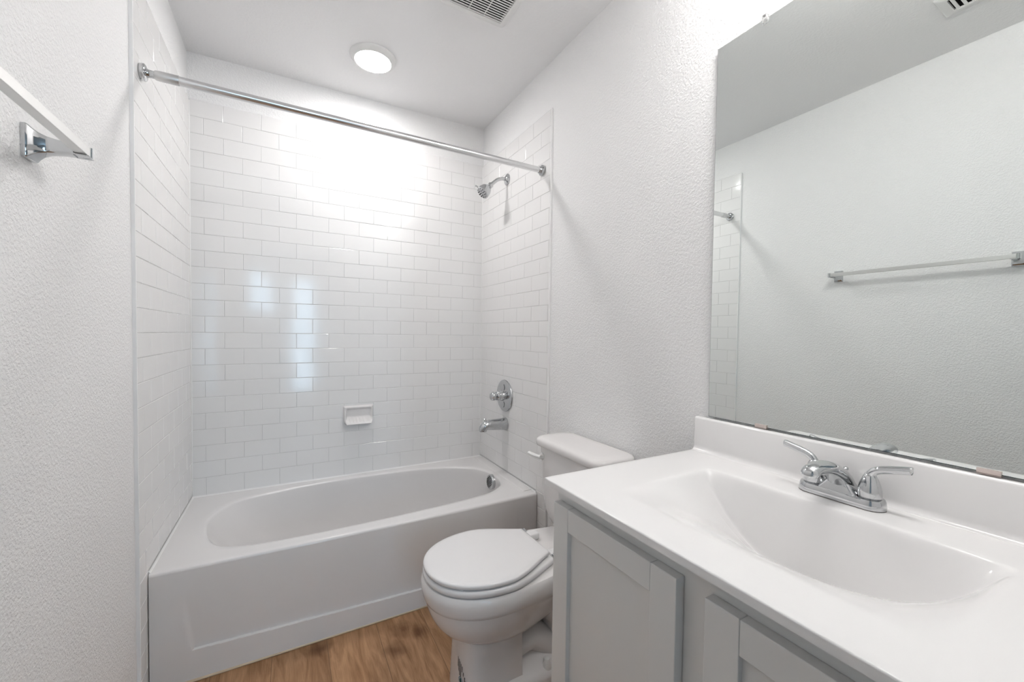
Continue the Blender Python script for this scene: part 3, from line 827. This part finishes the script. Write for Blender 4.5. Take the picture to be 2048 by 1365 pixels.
# ------------------------------------------------------------------ faucet
FX, FY = 1.4365, -2.0235
fa = thing('sink_faucet', 'chrome two-handle faucet with low arched spout on the white sink top', 'faucet', (FX, FY, KZ))
def stadium(hx, hy, z, n=14):       # long axis along y
    pts = []
    for s, a0 in ((1, 0), (-1, PI)):
        for k in range(n+1):
            a = a0+k/n*PI; pts.append((FX+hx*math.cos(a), FY+s*(hy-hx)+hx*math.sin(a), z))
    return pts
bm = bmesh.new(); loft(bm, [stadium(0.0272, 0.0782, KZ+0.0002), stadium(0.0272, 0.0782, KZ+0.0020)])
obj('gasket', bm, M['gasket'], fa)
bm = bmesh.new()
loft(bm, [stadium(0.0275, 0.0785, KZ+0.0018), stadium(0.0277, 0.0787, KZ+0.006), stadium(0.0262, 0.0772, KZ+0.0165), stadium(0.0245, 0.0755, KZ+0.0200), stadium(0.0205, 0.0715, KZ+0.0215)])
base = obj('base_plate', bm, M['chrome'], fa, smooth=40)
# saddle between the handles that carries the spout
bm = bmesh.new()
rings = []
for z, hy, xf, xb in ((0.004, 0.050, -0.0255, 0.022), (0.012, 0.043, -0.0250, 0.0215), (0.022, 0.035, -0.0238, 0.0205), (0.032, 0.027, -0.0220, 0.0195), (0.042, 0.020, -0.0200, 0.018), (0.050, 0.015, -0.0160, 0.014)):
    rings.append([(FX+(xf+xb)/2+px, FY+py, KZ+z) for px, py in rrect(0, 0, (xb-xf)/2, hy, min(0.009, hy*0.6), 4)])
loft(bm, rings)
obj('spout_saddle', bm, M['chrome'], base, smooth=50)
# spout
bm = bmesh.new()
pts = spline([(FX+0.012, FY, KZ+0.020), (FX-0.006, FY, KZ+0.045), (FX-0.034, FY, KZ+0.064), (FX-0.068, FY, KZ+0.0765), (FX-0.100, FY, KZ+0.0805), (FX-0.117, FY, KZ+0.0790), (FX-0.1262, FY, KZ+0.0752), (FX-0.1285, FY, KZ+0.0715), (FX-0.1288, FY, KZ+0.0690)], 5)
n_ = len(pts); rad = []
for i in range(n_):
    t = i/(n_-1); wdt = 0.0260-0.0095*sstep(0, 0.6, t)-0.0020*sstep(0.75, 1, t); hgt = 0.0200-0.0070*sstep(0, 0.6, t)-0.0010*sstep(0.75, 1, t)
    rad.append((wdt, hgt))
tube(bm, pts, rad, 32)
spt = obj('spout', bm, M['chrome'], fa, smooth=50)
bm = bmesh.new(); lathe(bm, pts[-1]+Vector((0, 0, 0.0015)), (0, 0, -1), [(0, 0.0095), (0.002, 0.0095), (0.0025, 0.0085)], 24)
ae = obj('aerator', bm, M['dark'], spt, smooth=40)
bm = bmesh.new(); tube(bm, [(FX+0.020, FY, KZ+0.018), (FX+0.020, FY, KZ+0.060)], 0.0022, 12); lathe(bm, (FX+0.020, FY, KZ+0.058), (0, 0, 1), [(0, 0.003), (0.002, 0.0055), (0.006, 0.0055), (0.008, 0.003)], 16)
obj('pop_up_rod', bm, M['chrome'], fa, smooth=40)
for s in (1, -1):
    hy = FY + s*0.0508
    bm = bmesh.new()
    lathe(bm, (FX, hy, KZ+0.0215), (0, 0, 1), [(-0.001, 0.0185), (0.0008, 0.0188), (0.002, 0.0203), (0.006, 0.0203), (0.016, 0.0194), (0.026, 0.0175), (0.035, 0.0145), (0.042, 0.0115), (0.048, 0.0090), (0.051, 0.004)], 36)
    hub = obj('handle', bm, M['chrome'], fa, smooth=40)
    bm = bmesh.new()
    pts = spline([(FX, hy-s*0.001, KZ+0.058), (FX, hy+s*0.001, KZ+0.068), (FX, hy+s*0.008, KZ+0.0765), (FX, hy+s*0.020, KZ+0.0825), (FX, hy+s*0.041, KZ+0.0880), (FX, hy+s*0.060, KZ+0.0925), (FX, hy+s*0.063, KZ+0.0930)], 5)
    m_ = len(pts)
    tube(bm, pts, [(0.0088-0.0006*sstep(0, 0.3, i/(m_-1))+0.0010*sstep(0.5, 1, i/(m_-1)) - 0.0018*(i == m_-1), 0.0086-0.0008*sstep(0, 0.4, i/(m_-1)) - 0.0018*(i == m_-1)) for i in range(m_)], 22)
    obj('lever', bm, M['chrome'], hub, smooth=50)

# ------------------------------------------------------------------ mirror
mir = thing('wall_mirror', 'large frameless mirror on the wall above the sink backsplash', 'mirror', (1.4955, -2.03, 0.962))
MY0, MY1, MZ0, MZ1 = -1.661, -2.395, 0.9615, 2.0375
bm = bmesh.new()
x0, x1 = 1.4945, 1.4995
EB = 0.0016                     # ground edge of the glass
def mring(x, e): return [(x, MY1+e, MZ0+e), (x, MY0-e, MZ0+e), (x, MY0-e, MZ1-e), (x, MY1+e, MZ1-e)]
R4 = loft(bm, [mring(x1, 0), mring(x0+0.0015, 0), mring(x0, EB)], True, False, mi=1)
bm.faces.new(R4[-1]).material_index = 0
obj('mirror_glass', bm, [M['mirror'], M['glass_edge']], mir)
for yc in (-1.8185, -2.2235):
    bm = bmesh.new()
    box(bm, 1.4905, 1.4940, yc-0.0150, yc+0.0150, 0.9595, 0.9685); box(bm, 1.4905, 1.5030, yc-0.0150, yc+0.0150, 0.9585, 0.9605)
    c = obj('mirror_clip', bm, M['clip_metal'], mir); c['label'] = 'small flat metal clip at the foot'
for yc in (-1.797, -2.25):
    bm = bmesh.new()
    ring0 = [(px, py) for px, py in rrect(0, 0, 0.0085, 0.013, 0.006, 5)]
    loft(bm, [[(1.4925-h, yc+a*s, 2.0375+b*s) for a, b in ring0] for h, s in ((-0.0015, 1.0), (0.002, 1.0), (0.0035, 0.85))])
    box(bm, 1.4935, 1.5030, yc-0.006, yc+0.006, 2.0385, 2.047)
    c = obj('mirror_clip', bm, M['clear'], mir, smooth=40); c['label'] = 'clear plastic clip with a screw at the top edge'
    bm = bmesh.new(); lathe(bm, (1.4935, yc, 2.0425), (-1, 0, 0), [(0, 0.003), (0.002, 0.0028)], 14)
    obj('clip_screw', bm, M['nozzle'], c)

# ------------------------------------------------------------------ towel bar on the left wall
tb = thing('towel_bar', 'square satin towel bar on chrome posts on the left wall', 'towel bar', (WL, -1.675, 1.535))
BX, BZ, BY0, BY1 = 0.065, 1.5355, -1.353, -1.980
bm = bmesh.new(); box(bm, BX-0.0085, BX+0.0085, BY1-0.006, BY0+0.006, BZ-0.0085, BZ+0.0085)
obj('bar', bm, M['bar_metal'], tb, bevel=0.0008)
for yc in (BY0, BY1):
    bm = bmesh.new(); rings = []
    for x, hy, hz in ((WL+0.0005, 0.0195, 0.0295), (WL+0.006, 0.0200, 0.0300), (WL+0.009, 0.0190, 0.0285), (WL+0.013, 0.0165, 0.0240), (WL+0.020, 0.0135, 0.0185), (WL+0.030, 0.0115, 0.0145), (WL+0.042, 0.0106, 0.0122),
                      (WL+0.052, 0.0104, 0.0112), (BX-0.010, 0.0104, 0.0112)):
        rings.append([(x, yc+a, BZ-0.002+b) for a, b in rrect(0, 0, hy, hz, 0.0025, 3)])
    loft(bm, rings)
    ps = obj('post', bm, M['chrome'], tb, smooth=40)
    bm = bmesh.new()
    s = 1 if yc == BY0 else -1
    box(bm, BX-0.0125, BX+0.0105, *sorted((yc+s*0.0065, yc+s*0.0165)), BZ-0.0115, BZ+0.0105)
    box(bm, BX-0.0125, BX+0.0105, *sorted((yc+s*0.0065, yc-s*0.0105)), BZ-0.0115, BZ-0.0088)
    obj('end_cap', bm, M['chrome'], ps, bevel=0.0015)

# ------------------------------------------------------------------ ceiling fittings
LX, LY = 0.755, -0.371; LZ = ceil_z(LX, LY)
dl = thing('ceiling_light', 'round flush ceiling light, lit, over the bathtub', 'ceiling light', (LX, LY, LZ))
bm = bmesh.new(); lathe(bm, (LX, LY, LZ+0.002), (0, 0, -1), [(0, 0.104), (0.006, 0.104), (0.012, 0.100), (0.020, 0.088), (0.024, 0.083), (0.0235, 0.080), (0.019, 0.079)], 72, cap1=False)
obj('trim_ring', bm, M['white_plastic'], dl, smooth=40)
bm = bmesh.new(); lathe(bm, (LX, LY, LZ-0.017), (0, 0, -1), [(0, 0.0795), (0.004, 0.0795), (0.0075, 0.070), (0.009, 0.045), (0.0095, 0.005)], 72)
obj('lens', bm, M['lens'], dl, smooth=60)

GX0, GX1, GY0, GY1 = 0.921, 1.199, -1.130, -0.856
gz = ceil_z(1.06, -1.0)
ex = thing('exhaust_fan_grille', 'square white slatted exhaust fan cover on the ceiling', 'vent', (1.06, -0.993, gz))
def dome(bm, inset_, z, r=0.014): return [(x, y, z) for x, y in rrect((GX0+GX1)/2, (GY0+GY1)/2, (GX1-GX0)/2-inset_, (GY1-GY0)/2-inset_, r, 5)]
bm = bmesh.new()
loft(bm, [dome(bm, 0, gz+0.003), dome(bm, 0, gz-0.006), dome(bm, 0.004, gz-0.011), dome(bm, 0.020, gz-0.017), dome(bm, 0.029, gz-0.018, 0.005), dome(bm, 0.031, gz-0.016, 0.004), dome(bm, 0.031, gz-0.004, 0.004)], cap0=False, cap1=False)
obj('cover_frame', bm, M['white_plastic'], ex, smooth=45)
bm = bmesh.new(); box(bm, GX0+0.029, GX1-0.029, GY0+0.029, GY1-0.029, gz-0.004, gz+0.002)
obj('fan_shade_backing', bm, M['dark'], ex)  # solid black panel; its colour supplies the shade behind the slats
ya, yb = GY0+0.031, GY1-0.031
nsl = 18; pitch = (yb-ya)/nsl
for k in range(nsl):
    y = ya+(k+0.5)*pitch
    bm = bmesh.new()
    q = [(y-0.0024, gz-0.0155), (y-0.0020, gz-0.0172), (y+0.0022, gz-0.0172), (y+0.0026, gz-0.0155)]
    loft(bm, [[(x, a, b) for a, b in q] for x in (GX0+0.0305, GX1-0.0305)])
    obj('slat', bm, M['white_plastic'], ex)
for x in (GX0+0.105, GX0+0.172):
    bm = bmesh.new(); box(bm, x-0.0013, x+0.0013, ya, yb, gz-0.0165, gz-0.013)
    obj('rib', bm, M['white_plastic'], ex)

# supply register on the ceiling by the left wall (seen in the mirror)
rx0, rx1, ry0, ry1 = 0.279, 0.430, -2.070, -1.814
rz = ceil_z(0.4, -1.9)
rg_ = thing('air_register', 'white ceiling air register seen in the top corner of the mirror', 'vent', (0.355, -1.94, rz))
def rr_(i, z): return [(x, y, z) for x, y in rrect((rx0+rx1)/2, (ry0+ry1)/2, (rx1-rx0)/2-i, (ry1-ry0)/2-i, 0.004, 3)]
bm = bmesh.new(); loft(bm, [rr_(0, rz+0.002), rr_(0, rz-0.003), rr_(0.006, rz-0.007), rr_(0.030, rz-0.008), rr_(0.031, rz-0.001)], cap0=False, cap1=False)
obj('register_frame', bm, M['white_plastic'], rg_, smooth=40)
bm = bmesh.new(); box(bm, rx0+0.03, rx1-0.03, ry0+0.03, ry1-0.03, rz-0.001, rz+0.002)
obj('duct_shade_backing', bm, M['dark'], rg_)  # black sheet painting the shade seen between the louvers
for k in range(9):
    y = ry1-0.042-k*0.0215
    bm = bmesh.new()
    q = [(y+0.0050, rz-0.0072), (y+0.0045, rz-0.0080), (y-0.0045, rz-0.0062), (y-0.0047, rz-0.0050)]
    loft(bm, [[(x, a, b) for a, b in q] for x in (rx0+0.0305, rx1-0.0305)])
    obj('louver', bm, M['white_plastic'], rg_)

# ------------------------------------------------------------------ light bar above the mirror (just out of the picture)
vl = thing('vanity_light', 'slim frosted light bar on the wall above the mirror', 'wall light', (1.44, -2.06, 2.33))
bm = bmesh.new(); box(bm, WR-0.022, WR-0.001, -2.16, -1.96, 2.30, 2.36)
obj('back_plate', bm, M['satin'], vl, bevel=0.005)
for y in (-2.12, -2.00):
    bm = bmesh.new(); tube(bm, [(WR-0.021, y, 2.33), (1.372, y, 2.33)], 0.007, 14)
    obj('lamp_arm', bm, M['satin'], vl, smooth=50)
bm = bmesh.new(); tube(bm, [(1.345, -2.285, 2.33), (1.345, -2.283, 2.33), (1.345, -1.837, 2.33), (1.345, -1.835, 2.33)], [0.022, 0.028, 0.028, 0.022], 28)
obj('diffuser', bm, M['bulb'], vl, smooth=50)
